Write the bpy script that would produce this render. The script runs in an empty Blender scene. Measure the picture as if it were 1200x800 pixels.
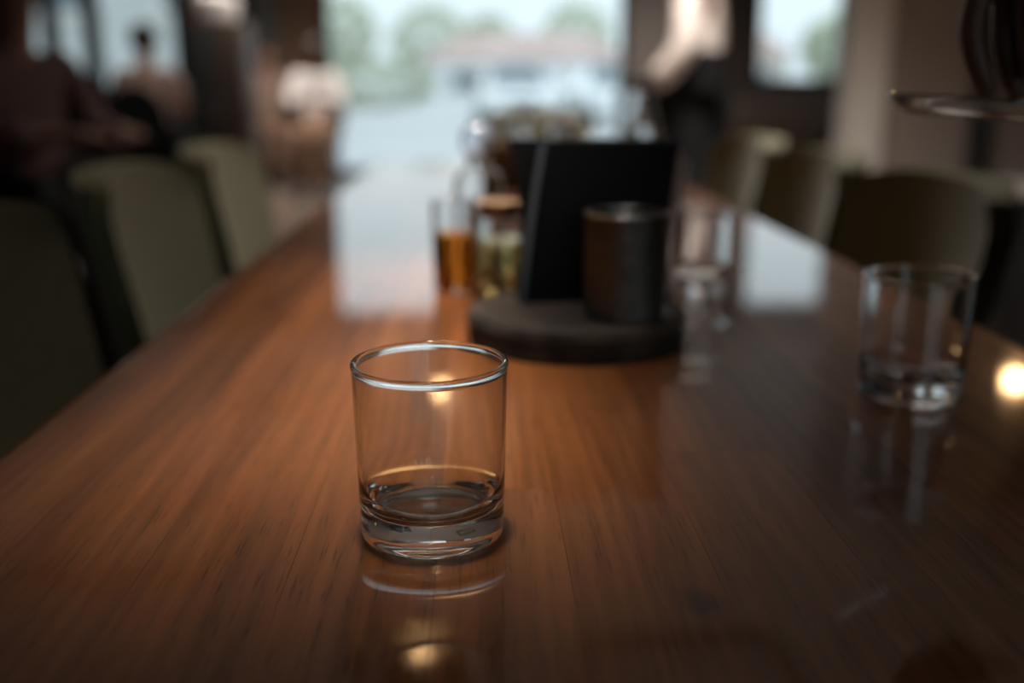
import bpy, bmesh, math, random
from mathutils import Vector, Matrix
random.seed(7)
S = bpy.context.scene
COL = S.collection
PI = math.pi

# ------------------------------------------------------------------ camera
cam_d = bpy.data.cameras.new('camera')
cam = bpy.data.objects.new('camera', cam_d)
COL.objects.link(cam)
S.camera = cam
cam_d.sensor_width = 36
cam_d.lens = 35.0
cam.location = (0, 0, 0.976)
cam.rotation_euler = (math.radians(90 - 14.5), 0, math.radians(-1.9))
cam_d.clip_start = 0.02
cam_d.dof.use_dof = True
cam_d.dof.focus_distance = 0.492
cam_d.dof.aperture_fstop = 2.5

# ------------------------------------------------------------------ world: even overcast sky
W = bpy.data.worlds.new('overcast_sky')
S.world = W
W.use_nodes = True
wn, wl = W.node_tree.nodes, W.node_tree.links
bg = wn['Background']
tc = wn.new('ShaderNodeTexCoord')
sp = wn.new('ShaderNodeSeparateXYZ')
wl.new(tc.outputs['Generated'], sp.inputs[0])
mr = wn.new('ShaderNodeMapRange')
mr.inputs['From Min'].default_value = 0.0
mr.inputs['From Max'].default_value = 1.0
mr.inputs['To Min'].default_value = 1.5
mr.inputs['To Max'].default_value = 3.6
wl.new(sp.outputs['Z'], mr.inputs['Value'])
bg.inputs['Color'].default_value = (0.80, 0.91, 0.98, 1)
wl.new(mr.outputs[0], bg.inputs['Strength'])

# ------------------------------------------------------------------ daylight portals in the window openings
def portal(name, loc, rot, sx, sy):
    d = bpy.data.lights.new(name, 'AREA')
    d.shape = 'RECTANGLE'
    d.size, d.size_y = sx, sy
    d.cycles.is_portal = True
    o = bpy.data.objects.new(name, d)
    COL.objects.link(o)
    o.location, o.rotation_euler = loc, rot
portal('portal_main', (0.03, 11.16, 1.55), (-PI/2, 0, 0), 3.15, 3.1)
portal('portal_left', (-4.26, 11.16, 1.95), (-PI/2, 0, 0), 2.3, 2.1)
portal('portal_right', (3.46, 11.16, 2.0), (-PI/2, 0, 0), 0.95, 2.0)
portal('portal_behind', (1.5, -3.66, 1.75), (PI/2, 0, 0), 2.6, 2.1)
portal('portal_fill_side', (5.36, 8.5, 1.75), (0, PI/2, 0), 2.1, 3.4)  # serves the added side window

# ------------------------------------------------------------------ added ceiling lights, unseen, for table pool and back-room fill (fixtures further down)
def added_ceiling_area(name, x, y, sx, sy, watts, spread, col=(1.0, .91, .82)):
    d = bpy.data.lights.new(name, 'AREA')
    d.shape = 'RECTANGLE'
    d.size, d.size_y = sx, sy
    d.energy = watts; d.color = col; d.spread = math.radians(spread)
    o = bpy.data.objects.new(name, d)
    COL.objects.link(o)
    o.location = (x, y, 3.14)
ADDED_CEIL = ((-.07, .93, .16, .84, 1.85, 10.5), (.95, 3.85, .9, .9, 128, 105), (-2.0, 5.6, .9, .9, 16, 110), (1.6, 9.3, .9, .9, 62, 110), (-1.7, 8.7, .9, .9, 62, 110))  # added: narrow beam pools light on the table, the rest brighten guests and walls
for k, a in enumerate(ADDED_CEIL): added_ceiling_area('added_ceiling_area_%d' % k, *a)

# ------------------------------------------------------------------ exposure
S.view_settings.view_transform = 'Standard'
S.view_settings.look = 'None'
S.view_settings.exposure = -0.35
S.view_settings.gamma = 1
S.view_settings.use_curve_mapping = False
S.cycles.use_denoising = True
S.cycles.max_bounces = 14
S.cycles.transmission_bounces = 12
S.cycles.glossy_bounces = 6
S.cycles.diffuse_bounces = 4
S.cycles.transparent_max_bounces = 16
S.cycles.blur_glossy = 0.3
S.cycles.sample_clamp_indirect = 6.0

BULB = 95.0            # strength of the pendant bulbs

# ------------------------------------------------------------------ materials
def nodes_of(m):
    return m.node_tree.nodes, m.node_tree.links
def mat(name, col, rough=0.6, metal=0.0, var=0.25, scale=20.0, bump=0.0, spec=0.5, coat=0.0, sheen=0.0, stretch=(1, 1, 1)):
    m = bpy.data.materials.new(name)
    m.use_nodes = True
    n, l = nodes_of(m)
    b = n['Principled BSDF']
    b.inputs['Roughness'].default_value = rough
    b.inputs['Metallic'].default_value = metal
    b.inputs['Specular IOR Level'].default_value = spec
    b.inputs['Coat Weight'].default_value = coat
    b.inputs['Coat Roughness'].default_value = 0.1
    b.inputs['Sheen Weight'].default_value = sheen
    t = n.new('ShaderNodeTexCoord')
    mp = n.new('ShaderNodeMapping')
    mp.inputs['Scale'].default_value = stretch
    l.new(t.outputs['Object'], mp.inputs['Vector'])
    nz = n.new('ShaderNodeTexNoise')
    nz.inputs['Scale'].default_value = scale
    nz.inputs['Detail'].default_value = 5
    l.new(mp.outputs[0], nz.inputs['Vector'])
    r = n.new('ShaderNodeValToRGB')
    lo = [c * (1 - var) for c in col]
    hi = [min(1, c * (1 + var)) for c in col]
    r.color_ramp.elements[0].color = (*lo, 1)
    r.color_ramp.elements[1].color = (*hi, 1)
    r.color_ramp.elements[0].position = 0.3
    r.color_ramp.elements[1].position = 0.7
    l.new(nz.outputs['Fac'], r.inputs[0])
    l.new(r.outputs[0], b.inputs['Base Color'])
    if bump:
        bp = n.new('ShaderNodeBump')
        bp.inputs['Strength'].default_value = bump
        bp.inputs['Distance'].default_value = 0.002
        l.new(nz.outputs['Fac'], bp.inputs['Height'])
        l.new(bp.outputs[0], b.inputs['Normal'])
    return m

def glass_mat(name, col=(1, 1, 1), ior=1.5, rough=0.0):
    m = bpy.data.materials.new(name)
    m.use_nodes = True
    n, l = nodes_of(m)
    n.remove(n['Principled BSDF'])
    g = n.new('ShaderNodeBsdfGlass')
    g.inputs['Color'].default_value = (*col, 1)
    g.inputs['IOR'].default_value = ior
    g.inputs['Roughness'].default_value = rough
    l.new(g.outputs[0], n['Material Output'].inputs[0])
    return m

def pane_mat():
    m = bpy.data.materials.new('window_glass')
    m.use_nodes = True
    n, l = nodes_of(m)
    n.remove(n['Principled BSDF'])
    f = n.new('ShaderNodeFresnel')
    f.inputs['IOR'].default_value = 1.45
    t = n.new('ShaderNodeBsdfTransparent')
    t.inputs['Color'].default_value = (0.93, 0.96, 0.96, 1)
    g = n.new('ShaderNodeBsdfGlossy')
    g.inputs['Roughness'].default_value = 0.02
    mx = n.new('ShaderNodeMixShader')
    l.new(f.outputs[0], mx.inputs[0])
    l.new(t.outputs[0], mx.inputs[1])
    l.new(g.outputs[0], mx.inputs[2])
    l.new(mx.outputs[0], n['Material Output'].inputs[0])
    return m

def emit_mat(name, col, s):
    m = bpy.data.materials.new(name)
    m.use_nodes = True
    n, l = nodes_of(m)
    n.remove(n['Principled BSDF'])
    e = n.new('ShaderNodeEmission')
    e.inputs['Color'].default_value = (*col, 1)
    e.inputs['Strength'].default_value = s
    l.new(e.outputs[0], n['Material Output'].inputs[0])
    return m

def table_wood():
    m = bpy.data.materials.new('varnished_cherry_wood')
    m.use_nodes = True
    n, l = nodes_of(m)
    b = n['Principled BSDF']
    tcn = n.new('ShaderNodeTexCoord')
    oi = n.new('ShaderNodeObjectInfo')
    off = n.new('ShaderNodeVectorMath'); off.operation = 'SCALE'
    off.inputs[0].default_value = (7.3, 31.7, 3.1)
    l.new(oi.outputs['Random'], off.inputs['Scale'])
    co = n.new('ShaderNodeVectorMath'); co.operation = 'ADD'
    l.new(tcn.outputs['Object'], co.inputs[0]); l.new(off.outputs[0], co.inputs[1])
    def noise(sc, scale, detail=4, rough=0.55, dist=0.0):
        mp = n.new('ShaderNodeMapping'); mp.inputs['Scale'].default_value = sc
        l.new(co.outputs[0], mp.inputs['Vector'])
        z = n.new('ShaderNodeTexNoise')
        z.inputs['Scale'].default_value = scale; z.inputs['Detail'].default_value = detail
        z.inputs['Roughness'].default_value = rough; z.inputs['Distortion'].default_value = dist
        l.new(mp.outputs[0], z.inputs['Vector'])
        return z.outputs['Fac']
    def mth(op, a, bb, c=None):
        q = n.new('ShaderNodeMath'); q.operation = op
        for i, v in enumerate((a, bb, c)):
            if v is None: continue
            if isinstance(v, (int, float)): q.inputs[i].default_value = v
            else: l.new(v, q.inputs[i])
        return q.outputs[0]
    broad = noise((1, .10, 1), 22, 3, .5, .6)
    streak = noise((1, .035, 1), 160, 4, .6, .3)
    pore = noise((1, .05, 1), 620, 2, .5)
    # growth rings, warped along the board
    mp = n.new('ShaderNodeMapping'); mp.inputs['Scale'].default_value = (1, .09, 1)
    l.new(co.outputs[0], mp.inputs['Vector'])
    wv = n.new('ShaderNodeTexWave'); wv.wave_type = 'BANDS'; wv.bands_direction = 'X'
    wv.inputs['Scale'].default_value = 24; wv.inputs['Distortion'].default_value = 14
    wv.inputs['Detail'].default_value = 3; wv.inputs['Detail Scale'].default_value = 0.7
    l.new(mp.outputs[0], wv.inputs['Vector'])
    v = mth('MULTIPLY', broad, .50)
    v = mth('MULTIPLY_ADD', streak, .22, v)
    v = mth('MULTIPLY_ADD', wv.outputs['Fac'], .06, v)
    v = mth('MULTIPLY_ADD', oi.outputs['Random'], .19, v)
    pr = n.new('ShaderNodeMapRange'); pr.inputs['From Min'].default_value = .30; pr.inputs['From Max'].default_value = .42
    pr.inputs['To Min'].default_value = -.12; pr.inputs['To Max'].default_value = 0
    l.new(pore, pr.inputs['Value'])
    v = mth('ADD', v, pr.outputs[0])
    # one dark knot in the board right of the front glass
    ge = n.new('ShaderNodeNewGeometry')
    wz = n.new('ShaderNodeTexNoise'); wz.inputs['Scale'].default_value = 60
    l.new(ge.outputs['Position'], wz.inputs['Vector'])
    kd = n.new('ShaderNodeVectorMath'); kd.operation = 'SUBTRACT'
    l.new(ge.outputs['Position'], kd.inputs[0]); kd.inputs[1].default_value = (.099, .399, .75)
    ks = n.new('ShaderNodeVectorMath'); ks.operation = 'MULTIPLY'
    l.new(kd.outputs[0], ks.inputs[0]); ks.inputs[1].default_value = (1, .75, 0)
    kl = n.new('ShaderNodeVectorMath'); kl.operation = 'LENGTH'
    l.new(ks.outputs[0], kl.inputs[0])
    kk = mth('MULTIPLY_ADD', wz.outputs['Fac'], .012, kl.outputs['Value'])
    kr = n.new('ShaderNodeMapRange'); kr.inputs['From Min'].default_value = .008; kr.inputs['From Max'].default_value = .019
    kr.inputs['To Min'].default_value = -.28; kr.inputs['To Max'].default_value = 0
    l.new(kk, kr.inputs['Value'])
    v = mth('ADD', v, kr.outputs[0])
    r = n.new('ShaderNodeValToRGB')
    e = r.color_ramp.elements
    e[0].position = .22; e[0].color = (.060, .020, .0065, 1)
    e[1].position = .78; e[1].color = (.400, .148, .046, 1)
    k = e.new(.50); k.color = (.235, .080, .024, 1)
    l.new(v, r.inputs[0])
    l.new(r.outputs[0], b.inputs['Base Color'])
    b.inputs['Roughness'].default_value = .42
    b.inputs['Specular IOR Level'].default_value = .12
    b.inputs['Coat Weight'].default_value = 1.0
    b.inputs['Coat Roughness'].default_value = .05
    b.inputs['Coat IOR'].default_value = 1.65
    bp = n.new('ShaderNodeBump'); bp.inputs['Strength'].default_value = .12; bp.inputs['Distance'].default_value = .0006
    l.new(streak, bp.inputs['Height'])
    l.new(bp.outputs[0], b.inputs['Normal'])
    return m

M = {}
M['wood'] = table_wood()
M['glass'] = glass_mat('clear_glass', (.985, .99, .99), 1.5)
M['pane'] = pane_mat()
M['green'] = mat('olive_upholstery', (.092, .088, .040), .85, var=.18, scale=90, bump=.4, sheen=.15)
M['seam'] = mat('olive_piping', (.15, .15, .07), .8, scale=80)
M['dleg'] = mat('dark_walnut', (.05, .026, .014), .45, var=.3, scale=12, stretch=(1, 1, .1))
M['black'] = mat('black_leatherette', (.006, .0065, .007), .7, var=.25, scale=260, bump=.3, spec=.15)
M['page'] = mat('grey_page_edge', (.085, .10, .12), .6, var=.15, scale=300, stretch=(1, 1, .02))
M['bark'] = mat('dark_bark', (.030, .021, .014), .9, var=.95, scale=30, bump=1.0, stretch=(1, 1, .35))
M['slice'] = mat('dark_wood_slice', (.014, .008, .005), .5, var=.4, scale=30)
M['tin'] = mat('dull_dark_tin', (.10, .10, .088), .42, .75, var=.25, scale=60)
M['steel'] = mat('brushed_steel', (.5, .5, .5), .3, 1.0)
M['brass'] = mat('aged_brass', (.35, .22, .08), .35, 1.0)
M['floor'] = mat('polished_dark_floor', (.19, .145, .12), .22, var=.15, scale=6)
M['plaster'] = mat('taupe_plaster', (.24, .205, .185), .85, var=.05, scale=8)
M['offwhite'] = mat('off_white_plaster', (.55, .52, .49), .8, var=.04, scale=8)
M['dwall'] = mat('charcoal_plaster', (.052, .050, .048), .85, var=.1, scale=8)
M['bwood'] = mat('brown_wood_panel', (.27, .165, .105), .5, var=.2, scale=7, stretch=(3, 3, .3))
M['dbwood'] = mat('dark_brown_wood', (.045, .028, .020), .5, var=.25, scale=9, stretch=(3, 3, .3))
M['frame'] = mat('black_window_frame', (.018, .021, .022), .45, var=.1)
M['ceil'] = mat('pale_ceiling', (.55, .53, .51), .9, var=.05)
M['skin'] = mat('skin_light', (.46, .25, .17), .55, var=.06, scale=30)
M['skin_d'] = mat('skin_brown', (.115, .052, .032), .5, var=.08, scale=40)
M['hair'] = mat('dark_brown_hair', (.022, .013, .009), .5, var=.4, scale=120, stretch=(1, 1, .1))
M['hair_r'] = mat('reddish_dark_hair', (.030, .012, .009), .5, var=.4, scale=120, stretch=(1, 1, .1))
M['eye'] = mat('dark_eye', (.02, .015, .012), .2)
M['lip'] = mat('lip', (.28, .10, .085), .5)
M['maroon'] = mat('maroon_knit', (.026, .006, .006), .9, bump=.5, scale=120)
M['pink'] = mat('dusty_pink_cloth', (.42, .30, .265), .85, bump=.2, scale=90)
M['peach'] = mat('peach_cloth', (.36, .25, .20), .85, bump=.2, scale=90)
M['white'] = mat('white_cotton', (.74, .70, .69), .85, var=.05, bump=.2, scale=90)
M['shirt'] = mat('pale_shirt', (.52, .46, .43), .85, var=.06, bump=.2, scale=90)
M['tan'] = mat('tan_trousers', (.24, .14, .09), .85, scale=90)
M['darkcloth'] = mat('black_cloth', (.0065, .007, .008), .9, spec=.1, scale=90)
M['shoe'] = mat('dark_shoe', (.02, .018, .016), .5)
M['porcelain'] = mat('white_porcelain', (.74, .76, .78), .25, var=.03)
M['frost'] = glass_mat('frosted_glass', (.98, .98, 1.0), 1.42, .12)
M['water'] = glass_mat('water', (.99, .99, 1.0), 1.33)
M['amber'] = glass_mat('amber_liquid', (.95, .52, .16), 1.36)
M['paleliq'] = glass_mat('pale_yellow_liquid', (.97, .90, .62), 1.36)
M['herb'] = mat('green_leaf', (.075, .115, .035), .6, var=.4, scale=60)
M['yherb'] = mat('yellow_green_leaf', (.26, .21, .055), .6, var=.45, scale=60)
M['wicker'] = mat('brown_wicker', (.25, .16, .07), .7, var=.4, scale=120)
M['cork'] = mat('cork', (.42, .27, .15), .8, var=.25, scale=200)
M['pave'] = mat('pale_pavement', (.42, .42, .42), .8, var=.08, scale=2)
M['hedge'] = mat('hedge_leaf', (.42, .45, .32), .7, var=.35, scale=8)
M['bark2'] = mat('tree_bark', (.14, .10, .08), .9, var=.3, scale=10)
M['carpaint'] = mat('white_car_paint', (.72, .74, .76), .3, var=.02, coat=1.0)
M['carglass'] = mat('dark_car_glass', (.10, .13, .15), .1, var=.05)
M['tyre'] = mat('black_tyre', (.02, .02, .02), .8)
M['render'] = mat('grey_render', (.45, .46, .45), .9, var=.08, scale=2)
M['roof'] = mat('pink_tile', (.42, .31, .28), .8, var=.15, scale=6)
M['blind'] = mat('grey_blind_cloth', (.21, .225, .225), .9, var=.05, scale=40)
M['shade'] = mat('black_lamp_shade', (.02, .02, .02), .4, var=.1)
M['bulb'] = emit_mat('warm_bulb', (1.0, .57, .25), BULB)
M['nail'] = mat('finger_nail', (.30, .17, .12), .35)

# ------------------------------------------------------------------ helpers
def link(name, bm, m, parent=None, loc=(0, 0, 0), smooth=True, world=False):
    """bm holds LOCAL coordinates (or world ones when world=True; then loc is taken off)."""
    me = bpy.data.meshes.new(name)
    if world:
        bmesh.ops.translate(bm, verts=bm.verts, vec=-Vector(loc))
    bmesh.ops.recalc_face_normals(bm, faces=bm.faces)
    bm.to_mesh(me); bm.free()
    if smooth:
        me.polygons.foreach_set('use_smooth', [True] * len(me.polygons))
        try:
            me.set_sharp_from_angle(angle=math.radians(38))
        except Exception:
            pass
    o = bpy.data.objects.new(name, me)
    me.materials.append(m)
    COL.objects.link(o)
    o.location = loc
    if parent: o.parent = parent
    return o
def tag(o, label, cat, group=None):
    o['label'] = label; o['category'] = cat
    if group: o['group'] = group
    return o
def thing(name, label, cat, loc=(0, 0, 0), rz=0.0, group=None):
    o = bpy.data.objects.new(name, None)
    COL.objects.link(o)
    o.empty_display_size = .05
    o.location = loc; o.rotation_euler = (0, 0, rz)
    return tag(o, label, cat, group)
def structure(o):
    o['kind'] = 'structure'
    return o
def copy_tree(o, parent=None):
    c = o.copy(); COL.objects.link(c)
    if parent: c.parent = parent
    for ch in list(o.children):
        copy_tree(ch, c)
    return c
def box_into(bm, c, s, bev=0.0, rot=None, seg=2):
    r = bmesh.ops.create_cube(bm, size=1)
    vs = r['verts']
    for v in vs:
        v.co = Vector((v.co.x * s[0], v.co.y * s[1], v.co.z * s[2]))
    if bev:
        es = list({e for v in vs for e in v.link_edges})
        q = bmesh.ops.bevel(bm, geom=es, offset=bev, segments=seg, profile=.5, affect='EDGES')
        vs = list({v for f in q['faces'] for v in f.verts} | {v for v in vs if v.is_valid})
    for v in vs:
        if rot: v.co = rot @ v.co
        v.co += Vector(c)
    return vs
def box(c, s, bev=0.0, rot=None, seg=2):
    bm = bmesh.new(); box_into(bm, c, s, bev, rot, seg); return bm
def lathe_into(bm, prof, seg=48, c=(0, 0, 0), sx=1, sy=1, closed=False):
    rings = []
    for r, z in prof:
        if r < 1e-6:
            rings.append([bm.verts.new((c[0], c[1], c[2] + z))])
        else:
            rings.append([bm.verts.new((c[0] + sx * r * math.cos(2*PI*i/seg), c[1] + sy * r * math.sin(2*PI*i/seg), c[2] + z)) for i in range(seg)])
    pairs = list(zip(rings[:-1], rings[1:]))
    if closed: pairs.append((rings[-1], rings[0]))
    for a, b in pairs:
        if len(a) == 1 and len(b) == 1: continue
        for i in range(seg):
            j = (i + 1) % seg
            if len(a) == 1: bm.faces.new((a[0], b[i], b[j]))
            elif len(b) == 1: bm.faces.new((a[i], b[0], a[j]))
            else: bm.faces.new((a[i], b[i], b[j], a[j]))
def lathe(prof, seg=48, c=(0, 0, 0), sx=1, sy=1, closed=False):
    bm = bmesh.new(); lathe_into(bm, prof, seg, c, sx, sy, closed); return bm
def tube_into(bm, pts, rad, seg=8):
    pts = [Vector(p) for p in pts]
    rs = rad if isinstance(rad, (list, tuple)) else [rad] * len(pts)
    rings = []
    for i, p in enumerate(pts):
        d = (pts[min(i+1, len(pts)-1)] - pts[max(i-1, 0)]).normalized()
        a = d.orthogonal().normalized() if i == 0 else (a - d * a.dot(d)).normalized()
        b = d.cross(a)
        rings.append([bm.verts.new(p + rs[i] * (a * math.cos(2*PI*k/seg) + b * math.sin(2*PI*k/seg))) for k in range(seg)])
    for A, B in zip(rings[:-1], rings[1:]):
        for k in range(seg):
            bm.faces.new((A[k], A[(k+1) % seg], B[(k+1) % seg], B[k]))
    bm.faces.new(rings[0][::-1]); bm.faces.new(rings[-1])
def tube(pts, rad, seg=8):
    bm = bmesh.new(); tube_into(bm, pts, rad, seg); return bm
def ellipsoid(c, s, seg=20, rings=12):
    bm = bmesh.new()
    bmesh.ops.create_uvsphere(bm, u_segments=seg, v_segments=rings, radius=1)
    for v in bm.verts:
        v.co = Vector((c[0] + v.co.x * s[0], c[1] + v.co.y * s[1], c[2] + v.co.z * s[2]))
    return bm
def arc(cx, cz, r, a0, a1, n):
    return [(cx + r * math.cos(math.radians(a0 + (a1-a0)*i/n)), cz + r * math.sin(math.radians(a0 + (a1-a0)*i/n))) for i in range(n+1)]
def skin_mesh(name, nodes, edges, m, parent, origin=(0, 0, 0), levels=2, root=0):
    """nodes: list of (position, (rx, ry)); one continuous skinned surface, baked to a mesh."""
    me = bpy.data.meshes.new(name)
    me.from_pydata([tuple(Vector(p) - Vector(origin)) for p, r in nodes], edges, [])
    o = bpy.data.objects.new(name + '_tmp', me)
    COL.objects.link(o)
    sk = o.modifiers.new('skin', 'SKIN'); sk.use_smooth_shade = True; sk.branch_smoothing = .5
    for i, (p, r) in enumerate(nodes):
        sv = me.skin_vertices[0].data[i]
        sv.radius = r if isinstance(r, tuple) else (r, r)
        sv.use_root = (i == root)
    sb = o.modifiers.new('sub', 'SUBSURF'); sb.levels = levels; sb.render_levels = levels
    bpy.context.view_layer.update()
    dg = bpy.context.evaluated_depsgraph_get()
    nm = bpy.data.meshes.new_from_object(o.evaluated_get(dg))
    nm.name = name
    bpy.data.objects.remove(o)
    bpy.data.meshes.remove(me)
    nm.materials.clear(); nm.materials.append(m)
    nm.polygons.foreach_set('use_smooth', [True] * len(nm.polygons))
    q = bpy.data.objects.new(name, nm)
    COL.objects.link(q)
    if parent: q.parent = parent
    return q

# ================================================================== SETTING
def sbox(name, x0, x1, y0, y1, z0, z1, m, bev=0):
    return structure(link(name, box((0, 0, 0), (x1-x0, y1-y0, z1-z0), bev), m, None, ((x0+x1)/2, (y0+y1)/2, (z0+z1)/2), smooth=False))
XL, XR, YF, YB, H = -6.6, 5.2, -3.5, 11.0, 3.2
sbox('floor', XL-.2, XR+.2, YF-.2, YB+.2, -.1, 0, M['floor'])
sbox('ceiling', XL-.2, XR+.2, YF-.2, YB+.2, H, H+.1, M['ceil'])
sbox('wall_left', XL-.15, XL, YF, YB, 0, H, M['dwall'])
sbox('wall_right', XR, XR+.15, YF, 6.8, 0, H, M['dwall'])
sbox('wall_right', XR, XR+.15, 10.2, YB, 0, H, M['dwall'])
sbox('wall_right', XR, XR+.15, 6.8, 10.2, 0, .7, M['dwall'])
sbox('wall_right', XR, XR+.15, 6.8, 10.2, 2.8, H, M['dwall'])
BT = YB + .15
def back(x0, x1, z0, z1, m): sbox('wall_back', x0, x1, YB, BT, z0, z1, m)
back(XL, -5.42, 0, H, M['dwall'])
back(-5.42, -3.12, 0, .90, M['dwall'])
back(-5.42, -3.12, 3.0, H, M['dwall'])
back(-3.12, -2.36, 0, H, M['dwall'])
back(-2.36, -2.08, 0, .95, M['dbwood'])
back(-2.36, -2.08, 3.0, H, M['dwall'])
back(-2.08, -1.64, 0, H, M['bwood'])
back(-1.64, 1.60, 3.1, H, M['dwall'])
back(1.60, 2.12, 0, H, M['plaster'])
back(2.12, 2.98, 0, H, M['dbwood'])
back(2.98, 3.93, 0, .98, M['dbwood'])
back(2.98, 3.93, 3.0, H, M['dwall'])
back(3.93, XR, 0, H, M['dwall'])
# wall behind the camera with its window opening
sbox('wall_front', XL, .2, YF-.15, YF, 0, H, M['dwall'])
sbox('wall_front', 2.8, XR, YF-.15, YF, 0, H, M['dwall'])
sbox('wall_front', 0.2, 2.8, YF-.15, YF, 0, .7, M['dwall'])
sbox('wall_front', 0.2, 2.8, YF-.15, YF, 2.8, H, M['dwall'])

def window(n, x0, x1, z0, z1, y, mull, fw=.05, rails=()):
    t = bpy.data.objects.new('window_%d' % n, None)
    COL.objects.link(t); t.location = ((x0+x1)/2, y, z0); t['kind'] = 'structure'
    def part(name, a, b, c, d, dep, m, yy=0):
        link(name, box(((a+b)/2 - t.location.x, yy, (c+d)/2 - z0), (b-a, dep, d-c), .004 if dep > .02 else 0), m, t, smooth=False)
    part('window_frame', x0, x0+fw, z0, z1, .09, M['frame'])
    part('window_frame', x1-fw, x1, z0, z1, .09, M['frame'])
    part('window_frame', x0+fw, x1-fw, z1-fw, z1, .09, M['frame'])
    part('window_frame', x0+fw, x1-fw, z0, z0+fw, .09, M['frame'])
    xs = [x0+fw] + [v for v in mull] + [x1-fw]
    for v in mull: part('mullion', v-.09, v+.09, z0+fw, z1-fw, .08, M['frame'])
    for v in rails: part('rail', x0+fw, x1-fw, v-.02, v+.02, .06, M['frame'])
    for a, b in zip(xs[:-1], xs[1:]):
        part('pane', a, b, z0+fw*.5, z1-fw*.5, .008, M['pane'])
    return t
window(1, -1.64, 1.60, 0.0, 3.1, 11.06, [], .075)
window(2, -5.42, -3.12, .90, 3.0, 11.06, [-4.90, -4.46, -4.04], .06)
window(3, -2.36, -2.08, .95, 3.0, 11.06, [], .03)
w3 = [o for o in bpy.data.objects if o.name == 'window_3'][0]
link('dimming_blind', box((0, -.075, 1.02), (.26, .006, 1.96)), M['blind'], w3, smooth=False)  # blind added only to dim the narrow window
window(4, 2.98, 3.93, .98, 3.0, 11.06, [], .05)
window(5, .2, 2.8, .7, 2.8, -3.58, [1.07, 1.93], .06)
fill_window = window(6, -1.7, 1.7, .7, 2.8, 0, [-.57, .57], .06)  # unseen window added to bring more daylight into the back room
fill_window.location = (XR + .075, 8.5, .7); fill_window.rotation_euler = (0, 0, PI/2)

# partition wall on the right with its pale end pillar
sbox('wall_right', 2.40, XR, 6.0, 6.16, 0, H, M['plaster'])
sbox('trim_1', 2.18, 2.40, 5.94, 6.18, 0, H, M['offwhite'], .01)
sbox('trim_2', 2.92, 3.04, 5.90, 6.0, 0, H, M['frame'], .006)
sbox('baseboard_right', 2.40, 2.92, 5.975, 6.0, 0, .10, M['dbwood'])
sbox('baseboard_back', 1.62, 2.98, 10.97, 11.0, 0, .10, M['dbwood'])

# ================================================================== OUTSIDE
structure(link('pavement', box((0, 0, 0), (60, 50, .1)), M['pave'], None, (0, 36.2, -.07), smooth=False))
structure(link('pavement', box((0, 0, 0), (60, 20, .1)), M['pave'], None, (0, -13.7, -.07), smooth=False))
def leafy(name, c, s, m, parent, count=520, size=.16):
    bm = bmesh.new()
    for i in range(count):
        u = random.uniform(-1, 1); a = random.uniform(0, 2*PI); rr = random.uniform(.55, 1) ** .5
        q = math.sqrt(1-u*u)
        p = Vector((c[0] + s[0]*rr*q*math.cos(a), c[1] + s[1]*rr*q*math.sin(a), c[2] + s[2]*rr*u))
        d = Vector((random.gauss(0, 1), random.gauss(0, 1), random.gauss(0, 1))).normalized()
        e = d.orthogonal().normalized() * size * .4; d *= size
        vs = [bm.verts.new(p - d), bm.verts.new(p + e), bm.verts.new(p + d), bm.verts.new(p - e)]
        bm.faces.new(vs)
    o = link(name, bm, m, parent, smooth=False)
    o['kind'] = 'stuff'
    return o
def tree(x, y, h, r, label):
    t = thing('leafy_tree', label, 'tree', (x, y, -.02), 0, 'trees outside the glass door')
    link('trunk', tube([(0, 0, 0), (.05, 0, h*.35), (-.03, .02, h*.62)], [.14, .11, .06], 10), M['bark2'], t)
    for k in range(4):
        a = k*1.7 + x
        link('branch', tube([(0, 0, h*.4), (r*.4*math.cos(a), r*.4*math.sin(a), h*.62)], [.06, .02], 6), M['bark2'], t)
    leafy('crown', (0, 0, h*.66), (r, r, h*.36), M['hedge'], t, 900, .22)
TREES = ['round pale tree outside, leftmost behind the low white house', 'small tree outside behind the middle of the low white house', 'tree outside behind the right part of the low white house',
         'bushy tree outside the right back window', 'slim tree outside at the left edge of the glass door']
for (x, y, h, r), lb in zip(((-2.6, 56, 5.0, 2.2), (.6, 54, 4.4, 1.5), (5.4, 57, 5.2, 2.0), (12.0, 33, 3.2, 1.6), (-6.5, 50, 5.0, 1.8)), TREES): tree(x, y, h, r, lb)
def hedge(x, y, l, h, label):
    t = thing('clipped_hedge', label, 'hedge', (x, y, -.02), 0, 'hedges along the pavement outside')
    link('stem', tube([(0, 0, 0), (0, 0, h*.5)], .05, 6), M['bark2'], t)
    leafy('foliage', (0, 0, h*.5), (l/2, .5, h*.5), M['hedge'], t, 1100, .16)
hedge(-4.2, 40, 5.5, 2.0, 'long low clipped hedge left of the white cars outside')
hedge(7.2, 36, 5.0, 2.0, 'tall clipped hedge behind the right-hand white car')
def house(x, y, w, d, h, label, m):
    t = thing('far_house', label, 'house', (x, y, -.02))
    link('wall', box((0, 0, h/2), (w, d, h)), m, t, smooth=False)
    bm = bmesh.new()
    v = [bm.verts.new(p) for p in ((-w*.55, -d*.55, h), (w*.55, -d*.55, h), (w*.55, d*.55, h), (-w*.55, d*.55, h), (-w*.3, 0, h+1.3), (w*.3, 0, h+1.3))]
    for f in ((0, 1, 5, 4), (1, 2, 5), (2, 3, 4, 5), (3, 0, 4), (3, 2, 1, 0)): bm.faces.new([v[i] for i in f])
    link('roof', bm, M['roof'], t, smooth=False)
    for k in range(3):
        xx = -w*.3 + k*w*.3
        f = link('window_frame', box((xx, -d/2, h*.55), (w*.17, .1, h*.4), .02), M['offwhite'], t, smooth=False)
        link('pane', box((xx, -d/2-.05, h*.55), (w*.13, .02, h*.34)), M['carglass'], f, smooth=False)
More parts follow.
